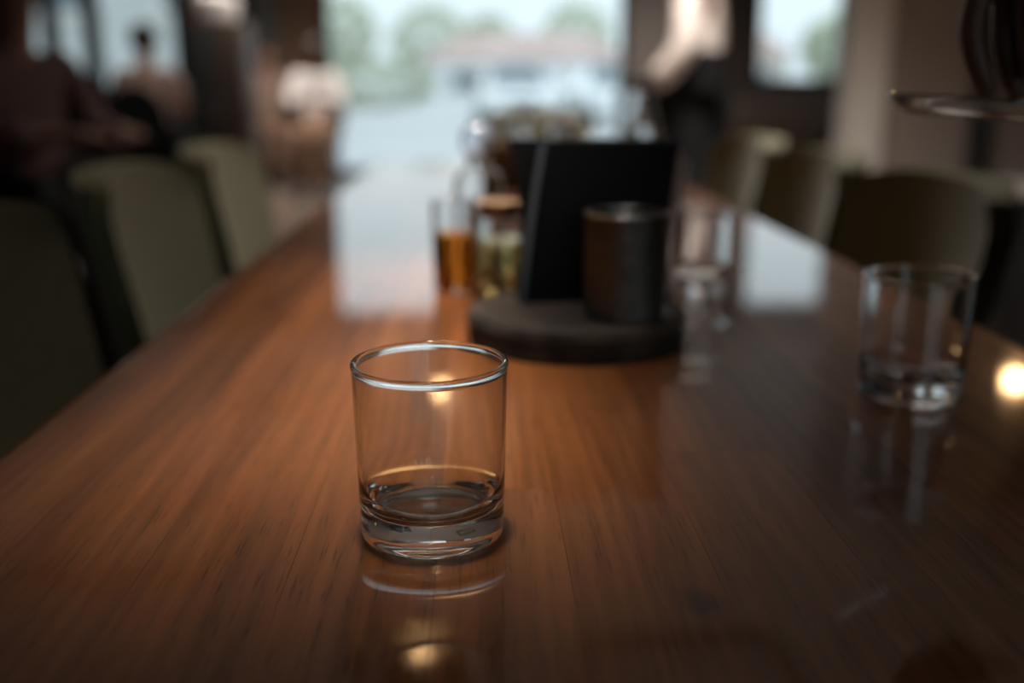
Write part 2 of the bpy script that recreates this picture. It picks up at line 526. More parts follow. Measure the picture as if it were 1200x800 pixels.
house(2.2, 48, 9, 4, 2.0, 'low white house with pinkish tiled roof far outside the glass door', M['carpaint'])
house(-8.7, 24, 9.4, 4, 6.5, 'grey rendered building outside the left windows', M['render'])
house(9.0, 40, 5, 4, 2.0, 'pale house far outside the right back window', M['offwhite'])

def car(x, y, rz, label):
    t = thing('white_car', label, 'car', (x, y, -.02), rz, 'white cars parked outside')
    W2 = .86
    secs = [(-2.05, .42, .70, .80), (-1.9, .34, .86, .84), (-1.0, .30, .98, .86), (-.2, .28, 1.0, .86), (.9, .28, 1.02, .86), (1.75, .32, 1.0, .84), (2.0, .42, .85, .78)]
    bm = bmesh.new(); rings = []
    for (yy, z0, z1, w) in secs:
        rings.append([bm.verts.new((sx*w*k, yy, z)) for sx, k, z in ((-1, .86, z0), (-1, 1, z0+.12), (-1, 1, z1-.16), (-1, .82, z1), (1, .82, z1), (1, 1, z1-.16), (1, 1, z0+.12), (1, .86, z0))])
    for A, B in zip(rings[:-1], rings[1:]):
        for k in range(8): bm.faces.new((A[k], A[(k+1) % 8], B[(k+1) % 8], B[k]))
    bm.faces.new(rings[0]); bm.faces.new(rings[-1][::-1])
    link('body', bm, M['carpaint'], t)
    bm = bmesh.new(); rings = []
    for (yy, z, w) in ((-.95, .97, .72), (-.25, 1.42, .60), (.95, 1.45, .60), (1.65, .98, .70)):
        rings.append([bm.verts.new(p) for p in ((-w, yy, z), (w, yy, z))])
    base = [bm.verts.new(p) for p in ((-.76, -.95, .96), (.76, -.95, .96), (.74, 1.65, .96), (-.74, 1.65, .96))]
    for A, B in zip(rings[:-1], rings[1:]): bm.faces.new((A[0], A[1], B[1], B[0]))
    bm.faces.new((rings[0][0], rings[1][0], rings[2][0], rings[3][0], base[3], base[0]))
    bm.faces.new((rings[0][1], rings[1][1], rings[2][1], rings[3][1], base[2], base[1]))
    bm.faces.new(base)
    link('cabin', bm, M['carpaint'], t, smooth=False)
    bm = bmesh.new()
    v = [bm.verts.new(p) for p in ((-.66, -.90, 1.03), (.66, -.90, 1.03), (.55, -.33, 1.395), (-.55, -.33, 1.395))]
    f = bm.faces.new(v); q = bmesh.ops.extrude_face_region(bm, geom=[f])
    bmesh.ops.translate(bm, verts=[e for e in q['geom'] if isinstance(e, bmesh.types.BMVert)], vec=(0, -.03, .03))
    link('windscreen', bm, M['carglass'], t, smooth=False)
    link('bumper', box((0, -2.02, .48), (1.5, .12, .2), .04), M['carpaint'], t)
    link('grille', box((0, -2.06, .64), (.7, .06, .12), .02), M['tyre'], t)
    for s in (-1, 1):
        link('headlamp', ellipsoid((s*.6, -1.98, .68), (.16, .1, .08), 12, 8), M['steel'], t)
        for yy in (-1.3, 1.25):
            bm = bmesh.new()
            lathe_into(bm, [(0, -.1), (.3, -.1), (.32, -.06), (.32, .06), (.3, .1), (0, .1)], 20)
            bmesh.ops.rotate(bm, verts=bm.verts, cent=(0, 0, 0), matrix=Matrix.Rotation(PI/2, 3, 'Y'))
            bmesh.ops.translate(bm, verts=bm.verts, vec=(s*.76, yy, .32))
            w = link('wheel', bm, M['tyre'], t)
            link('hubcap', ellipsoid((s*.86, yy, .32), (.03, .18, .18), 14, 8), M['steel'], w)
car(.85, 24.2, .06, 'white car parked outside nose to the glass door, leftmost of the white cars')
car(3.15, 24.6, .12, 'white car parked outside, angled beside the other white car')

# ================================================================== LONG TABLE
TX0, TX1, TY0, TY1, TZ = -.309, .490, -.30, 3.05, .75
table = thing('dining_table', 'long varnished reddish-brown wooden dining table filling the foreground', 'table', ((TX0+TX1)/2, 0, 0))
tl = table.location
EB = .012
ex = [TX0+EB, -.236, -.163, -.092, -.022, .042, .112, .185, .26, .335, .412, TX1-EB]
for i, (a, b) in enumerate(zip(ex[:-1], ex[1:])):
    cuts = [TY0+EB]
    if i == 4: cuts += [.535, 1.3, 2.2]
    else:
        y = TY0 + random.uniform(.15, .9)
        if i == 5: y = .05
        while y < TY1 - .2:
            if not (.2 < y < .75 and i != 6): cuts.append(y)
            y += random.uniform(.6, 1.0)
    cuts.append(TY1-EB)
    for c, d in zip(cuts[:-1], cuts[1:]):
        bm = bmesh.new()
        box_into(bm, (0, 0, 0), (b-a-.00018, d-c-.00018, .034))
        link('plank', bm, M['wood'], table, ((a+b)/2 - tl.x, (c+d)/2, TZ-.017), smooth=False)
# rounded solid edge running round the boards
def edge_strip(p0, p1, out):
    p0, p1, out = Vector(p0), Vector(p1), Vector(out)
    prof = [(0, 0)] + [(EB*math.sin(a*PI/12), -EB*(1-math.cos(a*PI/12))) for a in range(1, 7)] + [(EB, -.034), (0, -.034)]
    bm = bmesh.new()
    mid = (p0+p1)/2
    A = [bm.verts.new(p0 - mid + out*u + Vector((0, 0, w))) for u, w in prof]
    B = [bm.verts.new(p1 - mid + out*u + Vector((0, 0, w))) for u, w in prof]
    k = len(prof)
    for i in range(k): bm.faces.new((A[i], A[(i+1) % k], B[(i+1) % k], B[i]))
    bm.faces.new(A[::-1]); bm.faces.new(B)
    link('edge_strip', bm, M['wood'], table, tuple(mid - Vector(tl)))
edge_strip((ex[0], TY0+EB, TZ), (ex[0], TY1-EB, TZ), (-1, 0, 0))
edge_strip((ex[-1], TY0+EB, TZ), (ex[-1], TY1-EB, TZ), (1, 0, 0))
edge_strip((ex[0], TY0+EB, TZ), (ex[-1], TY0+EB, TZ), (0, -1, 0))
edge_strip((ex[0], TY1-EB, TZ), (ex[-1], TY1-EB, TZ), (0, 1, 0))
for sx in (-1, 1):
    for y in (0.0, 2.96):
        link('leg', box((sx*.30, y, .36), (.07, .07, .712), .006), M['dleg'], table)
    link('apron_rail', box((sx*.30, 1.375, .68), (.03, 2.68, .06), .004), M['dleg'], table)

# ================================================================== TUMBLERS
def tumbler_prof():
    Hh = .0918; ro0 = .0372; ro1 = .0393
    def ro(z): return ro0 + (ro1-ro0) * z / Hh
    p = [(0, .0022), (.020, .0020), (.0295, .0012), (.0325, 0), (.0347, .0002)]
    p += [(.0349 + .0024*math.sin(math.radians(a)), .0024 - .0024*math.cos(math.radians(a))) for a in (20, 40, 60, 80)]
    p += [(ro(z), z) for z in (.005, .012, .022, .036, .052, .068, .080, .0865, .0882)]
    rim = ro(.0900) - .0011
    p += [(rim + .0016*math.cos(math.radians(a)), .0902 + .0016*math.sin(math.radians(a))) for a in (-40, -15, 10, 35, 60, 90, 120, 145, 170, 195, 218)]
    def ri(z): return ro(z) - .0018
    p += [(ri(z), z) for z in (.0882, .0865, .08, .068, .054, .042, .034)]
    p += [(ri(.03) - .0001, .0275), (ri(.03) - .0010, .0235), (ri(.03) - .0028, .0196), (.0313, .0168), (.0291, .0156), (.0276, .0152), (.0264, .0145), (.020, .0139), (.010, .0134), (0, .0132)]
    return p
TP = tumbler_prof()
def tumbler(label, x, y, rz=0, src=None, group='clear tumblers on the table'):
    if src is None:
        o = link('glass_tumbler', lathe(TP, 96), M['glass'])
    else:
        o = src.copy(); COL.objects.link(o)
    o.location = (x, y, TZ + .0002); o.rotation_euler = (0, 0, rz)
    return tag(o, label, 'glass', group)
g1 = tumbler('empty clear glass tumbler in sharp focus, standing alone at the front of the table', -.0255, .483)
tumbler('empty clear tumbler near the right table edge, under the hand with the dish', .323, .708, .4, g1)
tumbler('blurred clear tumbler just right of the metal cup and black menus', .243, 1.085, .8, g1)
tumbler('blurred clear tumbler farther down the table beyond the other three', .30, 1.62, 1.1, g1)

# ================================================================== WOOD SLICE WITH MENUS AND CUP
SX, SY = .088, .885
sl = thing('wood_slice', 'dark round slab of tree trunk with bark edge carrying the menus and cup', 'tray', (SX, SY, TZ))
def irregular(bm, prof, seg, amp, seed):
    rnd = random.Random(seed)
    ph = [(rnd.uniform(0, 6.28), k, rnd.uniform(.3, 1) / k) for k in (2, 3, 5, 8, 13, 21)]
    lathe_into(bm, prof, seg)
    for v in bm.verts:
        r = math.hypot(v.co.x, v.co.y)
        if r > .01:
            a = math.atan2(v.co.y, v.co.x)
            s = 1 + amp * sum(w*math.sin(k*a + p + v.co.z*60) for p, k, w in ph)
            v.co.x *= s; v.co.y *= s
    return bm
link('bark', irregular(bmesh.new(), [(.080, .002), (.094, 0), (.0985, .006), (.097, .014), (.099, .021), (.096, .028), (.090, .0305), (.0855, .0300), (.084, .024), (.080, .002)], 120, .022, 3), M['bark'], sl)
link('cut_face', irregular(bmesh.new(), [(0, .003), (.085, .003), (.0865, .028), (.0855, .0298), (.070, .0303), (.04, .0306), (0, .0306)], 120, .018, 3), M['slice'], sl)

def sheet(grid, th, n):
    """closed curved sheet from a grid of points; n: offset direction"""
    bm = bmesh.new(); n = Vector(n).normalized() * th
    F = [[bm.verts.new(p) for p in row] for row in grid]
    Bk = [[bm.verts.new(Vector(p) + n) for p in row] for row in grid]
    R, Cc = len(grid), len(grid[0])
    for i in range(R-1):
        for j in range(Cc-1):
            bm.faces.new((F[i][j], F[i][j+1], F[i+1][j+1], F[i+1][j]))
            bm.faces.new((Bk[i][j], Bk[i+1][j], Bk[i+1][j+1], Bk[i][j+1]))
    for i in range(R-1):
        bm.faces.new((F[i][0], F[i+1][0], Bk[i+1][0], Bk[i][0]))
        bm.faces.new((F[i][-1], Bk[i][-1], Bk[i+1][-1], F[i+1][-1]))
    for j in range(Cc-1):
        bm.faces.new((F[0][j], Bk[0][j], Bk[0][j+1], F[0][j+1]))
        bm.faces.new((F[-1][j], F[-1][j+1], Bk[-1][j+1], Bk[-1][j]))
    return bm
MZ = TZ + .0310
def menu(name, label, x0b, x1b, x0t, x1t, yb, yt, h, bowL, bowR, th, edge_label=None):
    """upright leather menu cover, corners given at bottom and top, sides bowed inwards, fanning forward"""
    ox, oy = (x0b+x1b)/2, yb
    t = thing(name, label, 'menu', (ox, oy, MZ), 0, 'black menus standing on the wood slice')
    def grid(dy, shr=0.0):
        g = []
        for i in range(15):
            k = i/14
            l = x0b + (x0t-x0b)*k + bowL*math.sin(PI*k) + shr
            r = x1b + (x1t-x1b)*k + bowR*math.sin(PI*k) - shr
            row = []
            for j in range(11):
                q = j/10
                x = l + (r-l)*q
                y = yb + (yt-yb)*k*k + dy + .006*math.sin(PI*q)
                row.append((x-ox, y-oy, h*k))
            g.append(row)
        return g
    link('front_cover', sheet(grid(0), .0022, (0, 1, 0)), M['black'], t)
    link('back_cover', sheet(grid(th), .0022, (0, 1, 0)), M['black'], t)
    p = link('pages', sheet(grid(.003, .0012), th-.0045, (0, 1, 0)), M['page'], t)
    p['label'] = 'grey page block between black covers'
    return t
menu('menu_folder', 'tall black menu behind, its left side bowed inward, rear of the two', .034, .176, .0275, .186, .925, .945, .145, .0085, -.006, .008)
m2 = menu('menu_folder', 'black menu in front with a grey page edge, leaning right behind the metal cup', .040, .172, .060, .183, .893, .914, .1445, -.002, -.005, .011)
# visible edge strip of the front menu
bm = bmesh.new()
pts = [Vector((.0385 + (.0585-.0385)*k - .002*math.sin(PI*k), .890 + .021*k*k, .1445*k)) for k in [i/14 for i in range(15)]]
ring = []
for p in pts:
    q = p - Vector((m2.location.x, m2.location.y, 0))
    ring.append([bm.verts.new(q + Vector(d)) for d in ((-.003, 0, 0), (.0028, -.001, 0), (.0028, .001, 0), (-.003, .002, 0))])
for A, B in zip(ring[:-1], ring[1:]):
    for k in range(4): bm.faces.new((A[k], A[(k+1) % 4], B[(k+1) % 4], B[k]))
bm.faces.new(ring[0]); bm.faces.new(ring[-1][::-1])
e = link('spine_strip', bm, M['page'], m2); e['label'] = 'slate grey spine strip'

# ribbed metal cup
cup = thing('metal_cup', 'dull ribbed metal cup standing on the wood slice before the black menus', 'cup', (.1245, .842, MZ - .0003))
bm = bmesh.new()
prof = [(0, .001), (.032, .0), (.0335, .0015), (.0335, .086), (.0345, .0875), (.0345, .0895), (.0335, .0905), (.0325, .0895), (.0322, .086), (.0322, .004), (0, .004)]
lathe_into(bm, prof, 144)
for v in bm.verts:
    r = math.hypot(v.co.x, v.co.y)
    if .0330 < r < .0340 and .001 < v.co.z < .0865:
        a = math.atan2(v.co.y, v.co.x)
        s = 1 + .035*abs(math.sin(a*12)); v.co.x *= s; v.co.y *= s
link('cup_body', bm, M['tin'], cup)
bm = lathe([(.0338 + .0016*math.cos(2*PI*i/10), .0895 + .0016*math.sin(2*PI*i/10)) for i in range(10)], 72, closed=True)
link('rolled_rim', bm, M['steel'], cup)

# ================================================================== BOTTLES AND JARS BEHIND
def bottle_shell(outer, th):
    inner = [(max(r-th, 0.0), z) for r, z in reversed(outer) if r > th*1.5]
    inner = [p for p in inner if p[1] > outer[0][1] + th]
    return outer + inner + [(0, outer[0][1] + th*1.4)]
b = thing('stoppered_bottle', 'empty clear glass bottle with hollow round stopper, left of the black menus', 'bottle', (.0, 1.20, TZ))
out = [(0, .001), (.026, 0), (.029, .003), (.030, .02), (.030, .112), (.027, .122), (.017, .129), (.0135, .133), (.0135, .138), (.0155, .139), (.0155, .142), (.013, .143)]
link('bottle_body', lathe(bottle_shell(out, .0022), 48), M['glass'], b)
st = link('stopper', lathe([(.0075, .1402)] + arc(0, .161, .0218, -68, 88.6, 24) + arc(0, .161, .0206, 88.5, -68, 24) + [(.0068, .1405)], 40, closed=True), M['frost'], b)
link('stopper_ring', lathe([(.0125 + .0022*math.cos(2*PI*i/8), .1425 + .0018*math.sin(2*PI*i/8)) for i in range(8)], 28, closed=True), M['cork'], st)

b = thing('amber_glass', 'small straight glass part filled with amber drink, leftmost vessel behind the front tumbler', 'glass', (-.028, 1.115, TZ))
out = [(0, .001), (.0205, 0), (.0235, .003), (.0240, .02), (.0252, .100), (.0250, .1015), (.0240, .1020)]
link('glass_body', lathe(bottle_shell(out, .0018), 40), M['glass'], b)
link('amber_drink', lathe([(0, .004), (.0195, .004), (.0218, .008), (.0230, .064), (0, .064)], 36), M['amber'], b)

b = thing('herb_jar', 'squat glass jar of green leaves beside the wood slice, left of the menus', 'jar', (.0215, 1.065, TZ))
out = [(0, .001), (.026, 0), (.029, .003), (.0295, .012), (.0295, .066), (.027, .074), (.0245, .078), (.0245, .092), (.0255, .093), (.0235, .094)]
link('jar_body', lathe(bottle_shell(out, .002), 40), M['glass'], b)
link('oil', lathe([(0, .0045), (.025, .0045), (.0268, .008), (.0268, .064), (0, .064)], 36), M['paleliq'], b)
bm = bmesh.new()
for k in range(34):
    a = random.uniform(0, 6.28); r = random.uniform(.002, .017); z = random.uniform(.012, .052)
    p = Vector((r*math.cos(a), r*math.sin(a), z))
    d = Vector((random.gauss(0, 1), random.gauss(0, 1), random.gauss(0, 1))).normalized()*.0062; e2 = d.orthogonal().normalized()*.0028
    bm.faces.new([bm.verts.new(q) for q in (p-d, p+e2, p+d, p-e2)])
lf = link('herb_leaves', bm, M['herb'], b, smooth=False); lf['kind'] = 'stuff'
link('cork_lid', lathe([(0, .088), (.0215, .088), (.0222, .092), (.0235, .105), (0, .107)], 28), M['cork'], b)

# far end of the table
b = thing('herb_basket', 'brown wicker basket of yellow-green herbs farther along the table, above the menus', 'basket', (.135, 2.35, TZ))
link('basket_body', lathe([(0, .001), (.10, 0), (.108, .01), (.122, .085), (.126, .092), (.122, .096), (.114, .09), (.10, .03), (0, .03)], 36, sx=1.15), M['wicker'], b)
for z, r in ((.03, .113), (.055, .118), (.08, .123)):
    link('wicker_band', lathe([(r + .004*math.cos(2*PI*i/8), z + .004*math.sin(2*PI*i/8)) for i in range(8)], 36, sx=1.15, closed=True), M['wicker'], b)
leafy('herbs', (0, 0, .125), (.135, .11, .05), M['yherb'], b, 260, .018)
def water_bottle(x, y, hh, label):
    b = thing('water_bottle', label, 'bottle', (x, y, TZ), 0, 'clear water bottles on the far part of the table')
    o = [(0, .001), (.030, 0), (.033, .004), (.0335, hh*.12), (.0335, hh*.62), (.029, hh*.70), (.022, hh*.78), (.0215, hh*.88), (.0225, hh*.885), (.0225, hh*.90), (.0205, hh*.90)]
    link('bottle_body', lathe(bottle_shell(o, .0022), 40), M['glass'], b)
    link('water', lathe([(0, .005), (.028, .005), (.0312, .008), (.0312, hh*.60), (0, hh*.60)], 36), M['water'], b)
    link('cap', lathe([(0, hh*.86), (.0235, hh*.86), (.024, hh*.99), (.021, hh), (0, hh)], 28), M['porcelain'], b)
water_bottle(.305, 1.92, .245, 'tall clear water bottle standing behind the right end of the black menus')
water_bottle(.170, 2.00, .16, 'short clear water bottle in front of the herb basket')
pb = thing('folded_napkin', 'pale pink folded napkin propped upright right of the menus', 'napkin', (.262, 1.36, TZ), .3)
bm = bmesh.new()
for s in (0, 1):
    pass
gr = [[(-.03 + .06*j/6, .012*math.sin(j*1.4) + .02*(1 - i/6), .145*i/6*(1 - .05*abs(j-3))) for j in range(7)] for i in range(7)]
link('napkin_front', sheet(gr, .003, (0, 1, 0)), M['pink'], pb)
gr = [[(-.026 + .052*j/6, .010*math.sin(j*1.4) + .045 - .02*(1 - i/6) - .02, .13*i/6) for j in range(7)] for i in range(7)]
link('napkin_back', sheet([[(x, y + .012, z) for x, y, z in r] for r in gr], .003, (0, 1, 0)), M['pink'], pb)

# ================================================================== UPHOLSTERED CHAIRS
def chair_proto(label):
    t = thing('dining_chair', label, 'chair', (0, 0, 0), 0, 'olive dining chairs along the table')
    # curved padded backrest; faces +X, origin under the seat centre
    bm = bmesh.new()
    rows, cols = 13, 15
    def P(i, j, d):
        k = i/(rows-1); q = j/(cols-1)*2 - 1
        hw = .205 + .035*k
        z = .40 + .445*k - .018*abs(q)**3*k
        x = -.20 - .075*k + .050*q*q
        cor = max(0, k-.86)/.14; hw -= .035*cor*cor
        nx = d*(1 - .35*abs(q)**6)
        return Vector((x - nx, hw*q, z))
    F = [[bm.verts.new(P(i, j, 0)) for j in range(cols)] for i in range(rows)]
    B = [[bm.verts.new(P(i, j, .058)) for j in range(cols)] for i in range(rows)]
    for i in range(rows-1):
        for j in range(cols-1):
            bm.faces.new((F[i][j], F[i][j+1], F[i+1][j+1], F[i+1][j])); bm.faces.new((B[i][j], B[i+1][j], B[i+1][j+1], B[i][j+1]))
    for i in range(rows-1):
        bm.faces.new((F[i][0], F[i+1][0], B[i+1][0], B[i][0])); bm.faces.new((F[i][-1], B[i][-1], B[i+1][-1], F[i+1][-1]))
    for j in range(cols-1):
        bm.faces.new((F[0][j], B[0][j], B[0][j+1], F[0][j+1])); bm.faces.new((F[-1][j], F[-1][j+1], B[-1][j+1], B[-1][j]))
    rim = [P(i, 0, .029) for i in range(rows)] + [P(rows-1, j, .029) for j in range(1, cols-1)] + [P(i, cols-1, .029) for i in range(rows-1, -1, -1)]
    es = [e for e in bm.edges if e.calc_face_angle(0) > .9]
    bmesh.ops.bevel(bm, geom=es, offset=.016, segments=3, affect='EDGES')
    bk = link('backrest', bm, M['green'], t)
    link('piping', tube(rim, .0045, 6), M['seam'], bk)
    link('seat', box((.02, 0, .445), (.44, .45, .09), .035, seg=4), M['green'], t)
    link('seat_frame', box((.02, 0, .385), (.40, .41, .035), .005), M['dleg'], t)
    for sx in (-1, 1):
        for sy in (-1, 1):
            link('leg', tube([(.02 + sx*.175, sy*.18, .385), (.02 + sx*.205, sy*.20, 0)], [.02, .012], 10), M['dleg'], t)
    return t
lab = ['olive green chair nearest the camera on the left side of the table',
       'olive green chair in the middle of the left row, pale edge towards the camera',
       'olive green chair farthest along the left side of the table']
c0 = chair_proto(lab[0]); c0.location = (-.31, 1.055, 0)
for k, (x, y) in enumerate(((-.305, 1.665), (-.31, 2.25))):
    c = copy_tree(c0); c.location = (x, y, 0); c['label'] = lab[k+1]
for k, (x, y, a) in enumerate(((.425, 1.475, .05), (.425, 2.01, -.03), (.43, 2.55, .02))):
    c = copy_tree(c0); c.location = (x, y, 0); c.rotation_euler = (0, 0, PI + a)
    c['label'] = ['olive green chair on the right side of the table behind the second tumbler',
                  'brighter olive chair on the right side of the table below the pale pillar',
                  'dim olive chair farthest along the right side of the table'][k]

# ================================================================== PEOPLE
def person(label, loc, face, seated, top, legs, skin, hair, sleeves='long', over=None, long_hair=False, apron=None, features=True, height=1.0):
    """face: heading angle; all joints laid out in the heading's own frame, then turned"""
    t = thing('person', label, 'person', loc, 0)
    ca, sa = math.cos(face), math.sin(face)
    def J(a, l, z): return Vector((ca*a - sa*l, sa*a + ca*l, z*height))
    if seated:
        hz = .555
        jt = dict(pel=J(0, 0, hz+.04), bel=J(-.01, 0, hz+.2), che=J(0, 0, hz+.40), nek=J(.01, 0, hz+.555), hd0=J(.03, 0, hz+.63), hd1=J(.03, 0, hz+.70), hd2=J(.02, 0, hz+.775))
        sh, el, wr = (0, .165, hz+.49), (.08, .225, hz+.24), (.30, .12, hz+.27)
        hp, kn, an, to = (.03, .09, hz+.02), (.43, .10, hz+.0), (.42, .10, .08), (.56, .11, .035)
    else:
        hz = .93
        jt = dict(pel=J(0, 0, hz+.02), bel=J(.0, 0, hz+.17), che=J(0, 0, hz+.38), nek=J(.01, 0, hz+.545), hd0=J(.03, 0, hz+.62), hd1=J(.03, 0, hz+.69), hd2=J(.02, 0, hz+.765))
        sh, el, wr = (0, .17, hz+.48), (-.02, .25, hz+.20), (.16, .22, hz+.02)
        hp, kn, an, to = (0, .09, hz-.06), (.02, .10, .50), (-.01, .10, .08), (.14, .12, .035)
    for s, sd in ((1, 'l'), (-1, 'r')):
        for k, v in (('sh', sh), ('el', el), ('wr', wr), ('hp', hp), ('kn', kn), ('an', an), ('to', to)):
            jt[k+sd] = J(v[0], s*v[1], v[2])
    if over: jt.update({k: Vector(v) - Vector(loc) for k, v in over.items()})
    rad = dict(pel=(.14, .11), bel=(.125, .095), che=(.145, .105), nek=(.052, .052), hd0=(.062, .07), hd1=(.074, .088), hd2=(.055, .065),
               sh=.055, el=.040, wr=.026, hp=.080, kn=.055, an=.038, to=.03)
    names, nodes, edges = {}, [], []
    def add(k, p=None, r=None):
        names[k] = len(nodes)
        nodes.append((jt[k] if p is None else p, rad.get(k, rad.get(k[:2])) if r is None else r))
    for k in ('pel', 'bel', 'che', 'nek', 'hd0', 'hd1', 'hd2'): add(k)
    for a, b2 in (('pel', 'bel'), ('bel', 'che'), ('che', 'nek'), ('nek', 'hd0'), ('hd0', 'hd1'), ('hd1', 'hd2')): edges.append((names[a], names[b2]))
    for sd in 'lr':
        for k in ('sh', 'el', 'wr', 'hp', 'kn', 'an', 'to'): add(k+sd)
        for a, b2 in (('che', 'sh'+sd), ('sh'+sd, 'el'+sd), ('el'+sd, 'wr'+sd), ('pel', 'hp'+sd), ('hp'+sd, 'kn'+sd), ('kn'+sd, 'an'+sd), ('an'+sd, 'to'+sd)):
            edges.append((names[a], names[b2]))
        if over and ('pm'+sd) in over:
            add('pm'+sd, None, (.034, .017)); edges.append((names['wr'+sd], names['pm'+sd]))
            for f in range(5):
                prev = names['pm'+sd]
                for q in range(4):
                    key = 'f%d%d%s' % (f, q, sd)
                    if key not in over: continue
                    add(key, None, (.0100, .0095, .0088, .0075)[q]); edges.append((prev, names[key])); prev = names[key]
        else:
            d = (jt['wr'+sd] - jt['el'+sd]).normalized()
            l2 = d.cross(Vector((0, 0, 1))).normalized() if abs(d.z) < .9 else Vector((-sa, ca, 0))
            pm = jt['wr'+sd] + d*.055
            names['pm'+sd] = len(nodes); nodes.append((pm, (.034, .018))); edges.append((names['wr'+sd], names['pm'+sd]))
            for f in range(5):
                w = (f-1.5)*.019 if f < 4 else -.045
                ln = (.07, .082, .078, .06, .03)[f]
                st = pm + d*(.035 if f < 4 else .0) + l2*w
                n1 = len(nodes); nodes.append((st, .0095)); edges.append((names['pm'+sd], n1))
                n2 = len(nodes); nodes.append((st + d*ln*.9 - Vector((0, 0, ln*.35)), .0075)); edges.append((n1, n2))
    body = skin_mesh('body', nodes, edges, skin, t, levels=2)
    # face: push a nose out of the head surface, add eyes, mouth, ears
    hc = jt['hd1']; fw2 = Vector((ca, sa, 0)); lf2 = Vector((-sa, ca, 0))
    tip = hc + fw2*.088 + Vector((0, 0, -.012))
    for v in body.data.vertices:
        dd = (v.co - tip).length
        if dd < .032: v.co += fw2 * .022 * (1 - dd/.032)
    if features:
        for s in (-1, 1):
            p = hc + fw2*.074 + lf2*s*.031 + Vector((0, 0, .012))
            link('eye', ellipsoid(p, (.011, .011, .009), 10, 8), M['eye'], t)
            p = hc + lf2*s*.076 + Vector((0, 0, -.005))
            link('ear', ellipsoid(p, (.014, .014, .03), 10, 8), skin, t)
        p = hc + fw2*.076 + Vector((0, 0, -.052))
        link('mouth', ellipsoid(p, (.008 + abs(sa)*.016, .008 + abs(ca)*.016, .007), 10, 8), M['lip'], t)
    bm = ellipsoid((0, 0, 0), (.094, .094, .108), 24, 16)
    for v in list(bm.verts):
        x = v.co.copy()
        a = x.x*ca + x.y*sa
        if (x.z < (.03 if a > 0 else -.06) and a > -.01) or x.z < -.085:
            bm.verts.remove(v) if False else None
        v.co = hc + x + Vector((0, 0, .022)) - fw2*.012
    dele = [v for v in bm.verts if ((v.co - hc).dot(fw2) > .035 and (v.co - hc).z < .05) or ((v.co-hc).z < -.035 and (v.co-hc).dot(fw2) > -.03)]
    bmesh.ops.delete(bm, geom=dele, context='VERTS')
    h = link('hair', bm, hair, t)
    if long_hair:
        link('hair_length', tube([hc - fw2*.055 + Vector((0, 0, .03)), hc - fw2*.085 + Vector((0, 0, -.08)), hc - fw2*.095 + Vector((0, 0, -.20)), hc - fw2*.10 + Vector((0, 0, -.30))], [.06, .075, .065, .02], 14), hair, h)
    # clothes: shells that follow the body
    G = .03
    def shell(name, keys, eds, m, extra=None, lv=2):
        idx = {k: i for i, k in enumerate(keys)}
        ns = []
        for k in keys:
            p, r = (jt[k], rad.get(k, rad.get(k[:2]))) if not (extra and k in extra) else extra[k]
            r = (r, r) if not isinstance(r, tuple) else r
            ns.append((p, (r[0]+G, r[1]+G)))
        return skin_mesh(name, ns, [(idx[a], idx[b]) for a, b in eds], m, t, levels=lv)
    cuff = {'cu'+s: (jt['el'+s].lerp(jt['wr'+s], .85) if sleeves == 'long' else jt['sh'+s].lerp(jt['el'+s], .75), .036 if sleeves == 'long' else .044) for s in 'lr'}
    coll = {'col': (jt['che'].lerp(jt['nek'], .72), (.062, .058)), 'hem': (jt['pel'] + Vector((0, 0, .0)), (.142, .112))}
    keys = ['hem', 'bel', 'che', 'col', 'shl', 'shr'] + (['ell', 'elr'] if sleeves == 'long' else []) + ['cul', 'cur']
    eds = [('hem', 'bel'), ('bel', 'che'), ('che', 'col'), ('che', 'shl'), ('che', 'shr')]
    for s in 'lr': eds += [('sh'+s, 'el'+s), ('el'+s, 'cu'+s)] if sleeves == 'long' else [('sh'+s, 'cu'+s)]
    shell('shirt', keys, eds, top, {**cuff, **coll})
    ank = {'bo'+s: (jt['an'+s] + Vector((0, 0, .03)), .048) for s in 'lr'}
    shell('trousers', ['pel', 'hpl', 'knl', 'bol', 'hpr', 'knr', 'bor'], [('pel', 'hpl'), ('hpl', 'knl'), ('knl', 'bol'), ('pel', 'hpr'), ('hpr', 'knr'), ('knr', 'bor')], legs, ank)
    for s in 'lr':
        p = jt['an'+s].lerp(jt['to'+s], .55)
        link('shoe', ellipsoid((p.x, p.y, .045), (.055 + .075*abs(ca), .055 + .075*abs(sa), .045), 16, 10), M['shoe'], t)
    if apron:
        z0, z1 = jt['knl'].z - .05, jt['bel'].z + .03
        link('apron', lathe([(.205, z0), (.20, z0+.2), (.185, z1-.15), (.165, z1), (.160, z1), (.178, z1-.15), (.192, z0+.2), (.197, z0)], 32, c=(jt['pel'].x, jt['pel'].y, 0), sx=.78 + .22*abs(sa), sy=.78 + .22*abs(ca), closed=True), apron, t)
    return t

# the waiter whose hand holds the glass dish: stands at the right edge of the table, facing it
HP = (.80, .93, 0)
ov = dict(shl=(.78, .77, 1.405), ell=(.665, .77, 1.165), elr=(.88, 1.15, 1.13), wrr=(.96, 1.13, .90), wrl=(.425, .752, 1.135), pml=(.382, .738, 1.085))
